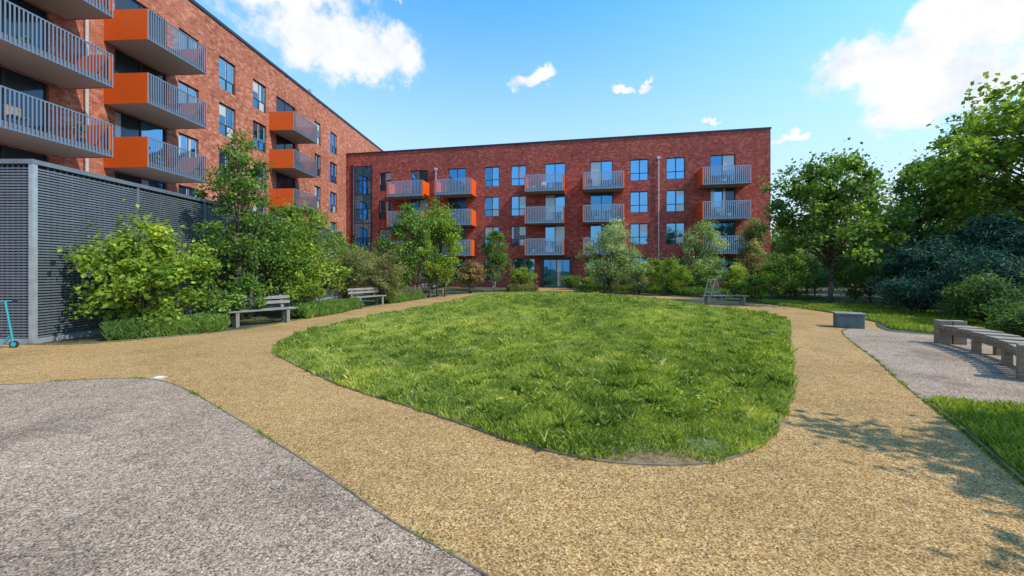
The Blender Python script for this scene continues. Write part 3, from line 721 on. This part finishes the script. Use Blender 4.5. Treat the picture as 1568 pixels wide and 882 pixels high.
fa=Vector((19.5,21.5,0)); fb=Vector((26,11,0)); d=(fb-fa); Ln=d.length; FM=frame_matrix(fa.x,fa.y,d.x,d.y)
for k in range(6): s.box(k*Ln/5-.04,k*Ln/5+.04,-.04,.04,0,3.0,M_fn,FM)
for k in range(16): s.box(0,Ln,-.006,.006,.1+k*.19,.112+k*.19,M_fn,FM)
k=0.05
while k<Ln: s.box(k-.005,k+.005,.007,.017,.05,2.98,M_fn,FM); k+=.1
s.obj('panels',e)

# ------------------------------------------------------------------ light
el=math.radians(47); az=Vector((.93,-.37,0)).normalized()
S=Vector((az.x*math.cos(el),az.y*math.cos(el),math.sin(el)))
sd=D.lights.new('sun','SUN'); sd.energy=5.0; sd.angle=math.radians(.5); sd.color=(1,.92,.79)
so=D.objects.new('sun',sd); link(so); so.rotation_euler=S.to_track_quat('Z','Y').to_euler(); so.location=(20,-5,30)
W=D.worlds.new('World'); scene.world=W; W.use_nodes=True; nt=W.node_tree; nt.nodes.clear()
out=nt.nodes.new('ShaderNodeOutputWorld'); bg=nt.nodes.new('ShaderNodeBackground'); nt.links.new(bg.outputs[0],out.inputs[0])
sky=nt.nodes.new('ShaderNodeTexSky'); sky.sky_type='NISHITA'; sky.sun_disc=False; sky.sun_elevation=el; sky.sun_rotation=math.atan2(az.x,az.y)
sky.air_density=1.0; sky.dust_density=.6; sky.ozone_density=2.0
STR=.15; bg.inputs['Strength'].default_value=STR
tc=nt.nodes.new('ShaderNodeTexCoord'); dirv=tc.outputs['Generated']
skyc=vmath(nt,'MULTIPLY',sky.outputs[0],(1.0,2.15,2.55))
sxyz=nt.nodes.new('ShaderNodeSeparateXYZ'); nt.links.new(dirv,sxyz.inputs[0])
hz=math_(nt,'SUBTRACT',1.0,math_(nt,'DIVIDE',sxyz.outputs[2],.58),True); hz=math_(nt,'MINIMUM',math_(nt,'POWER',hz,1.2),1.0)
hz=math_(nt,'MULTIPLY',hz,1.25,True)
skyh=mix(nt,skyc.outputs[0],(.76/STR,.85/STR,.93/STR),hz)
n1=noise(nt,9,7,dirv,.6)
w1=vmath(nt,'SUBTRACT',n1.outputs['Color'],(.5,.5,.5)); w2=vmath(nt,'SCALE',w1.outputs[0]); w2.inputs['Scale'].default_value=.18
wd=vmath(nt,'ADD',dirv,w2.outputs[0])
acc_=None
clouds=[(-.48,1,.60,.17,.06),(-.36,1,.56,.12,.045),(-.62,1,.80,.2,.06),(-.28,1,.76,.06,.02),(.055,1,.51,.06,.022),(.30,1,.475,.045,.012),(.37,1,.50,.03,.010),(.98,1,.56,.14,.05),(1.15,1,.50,.13,.05),(1.32,1,.70,.13,.05),(.72,1,.34,.03,.010),(.5,1,.385,.03,.006),
 (-1.5,-.6,.5,.3,.1),(.4,-1.2,.6,.35,.12),(1.8,-.4,.7,.2,.08)]
for (cx,cy,cz,rx,rz) in clouds:
    c=Vector((cx,cy,cz)).normalized()
    s1=vmath(nt,'SUBTRACT',wd.outputs[0],tuple(c)); s2=vmath(nt,'DIVIDE',s1.outputs[0],(rx,rx*1.2,rz*1.4)); ln=vmath(nt,'LENGTH',s2.outputs[0])
    v=math_(nt,'SUBTRACT',1.0,ln.outputs['Value'],True)
    acc_=v if acc_ is None else math_(nt,'MAXIMUM',acc_,v)
n3=noise(nt,14,8,dirv,.62)
dn=math_(nt,'ADD',acc_,math_(nt,'MULTIPLY',math_(nt,'SUBTRACT',n3.outputs[0],.5),1.1))
mr=nt.nodes.new('ShaderNodeMapRange'); mr.interpolation_type='SMOOTHSTEP'; mr.inputs[1].default_value=.03; mr.inputs[2].default_value=.52; nt.links.new(dn,mr.inputs[0])
gate=nt.nodes.new('ShaderNodeMapRange'); gate.inputs[1].default_value=0; gate.inputs[2].default_value=.2; nt.links.new(acc_,gate.inputs[0])
cf=math_(nt,'MULTIPLY',math_(nt,'MULTIPLY',mr.outputs[0],gate.outputs[0]),.97)
crm=ramp(nt,[(.3,(.80,.86,.94)),(.55,(1.02,1.02,1.02))],n3.outputs[0])
sc=vmath(nt,'SCALE',crm.outputs[0]); sc.inputs['Scale'].default_value=1.0/STR
col=mix(nt,skyh,sc.outputs[0],cf)
nt.links.new(col,bg.inputs['Color'])

# ------------------------------------------------------------------ camera
cd=D.cameras.new('camera'); cam=D.objects.new('camera',cd); link(cam); cam.location=(0,0,1.6); cam.rotation_euler=(math.radians(90),0,0)
cd.sensor_width=36; cd.lens=580/1568*36; cd.shift_y=-26/1568; cd.clip_end=2000; cd.clip_start=.05
scene.camera=cam
scene.view_settings.view_transform='Standard'; scene.view_settings.look='None'; scene.view_settings.exposure=0
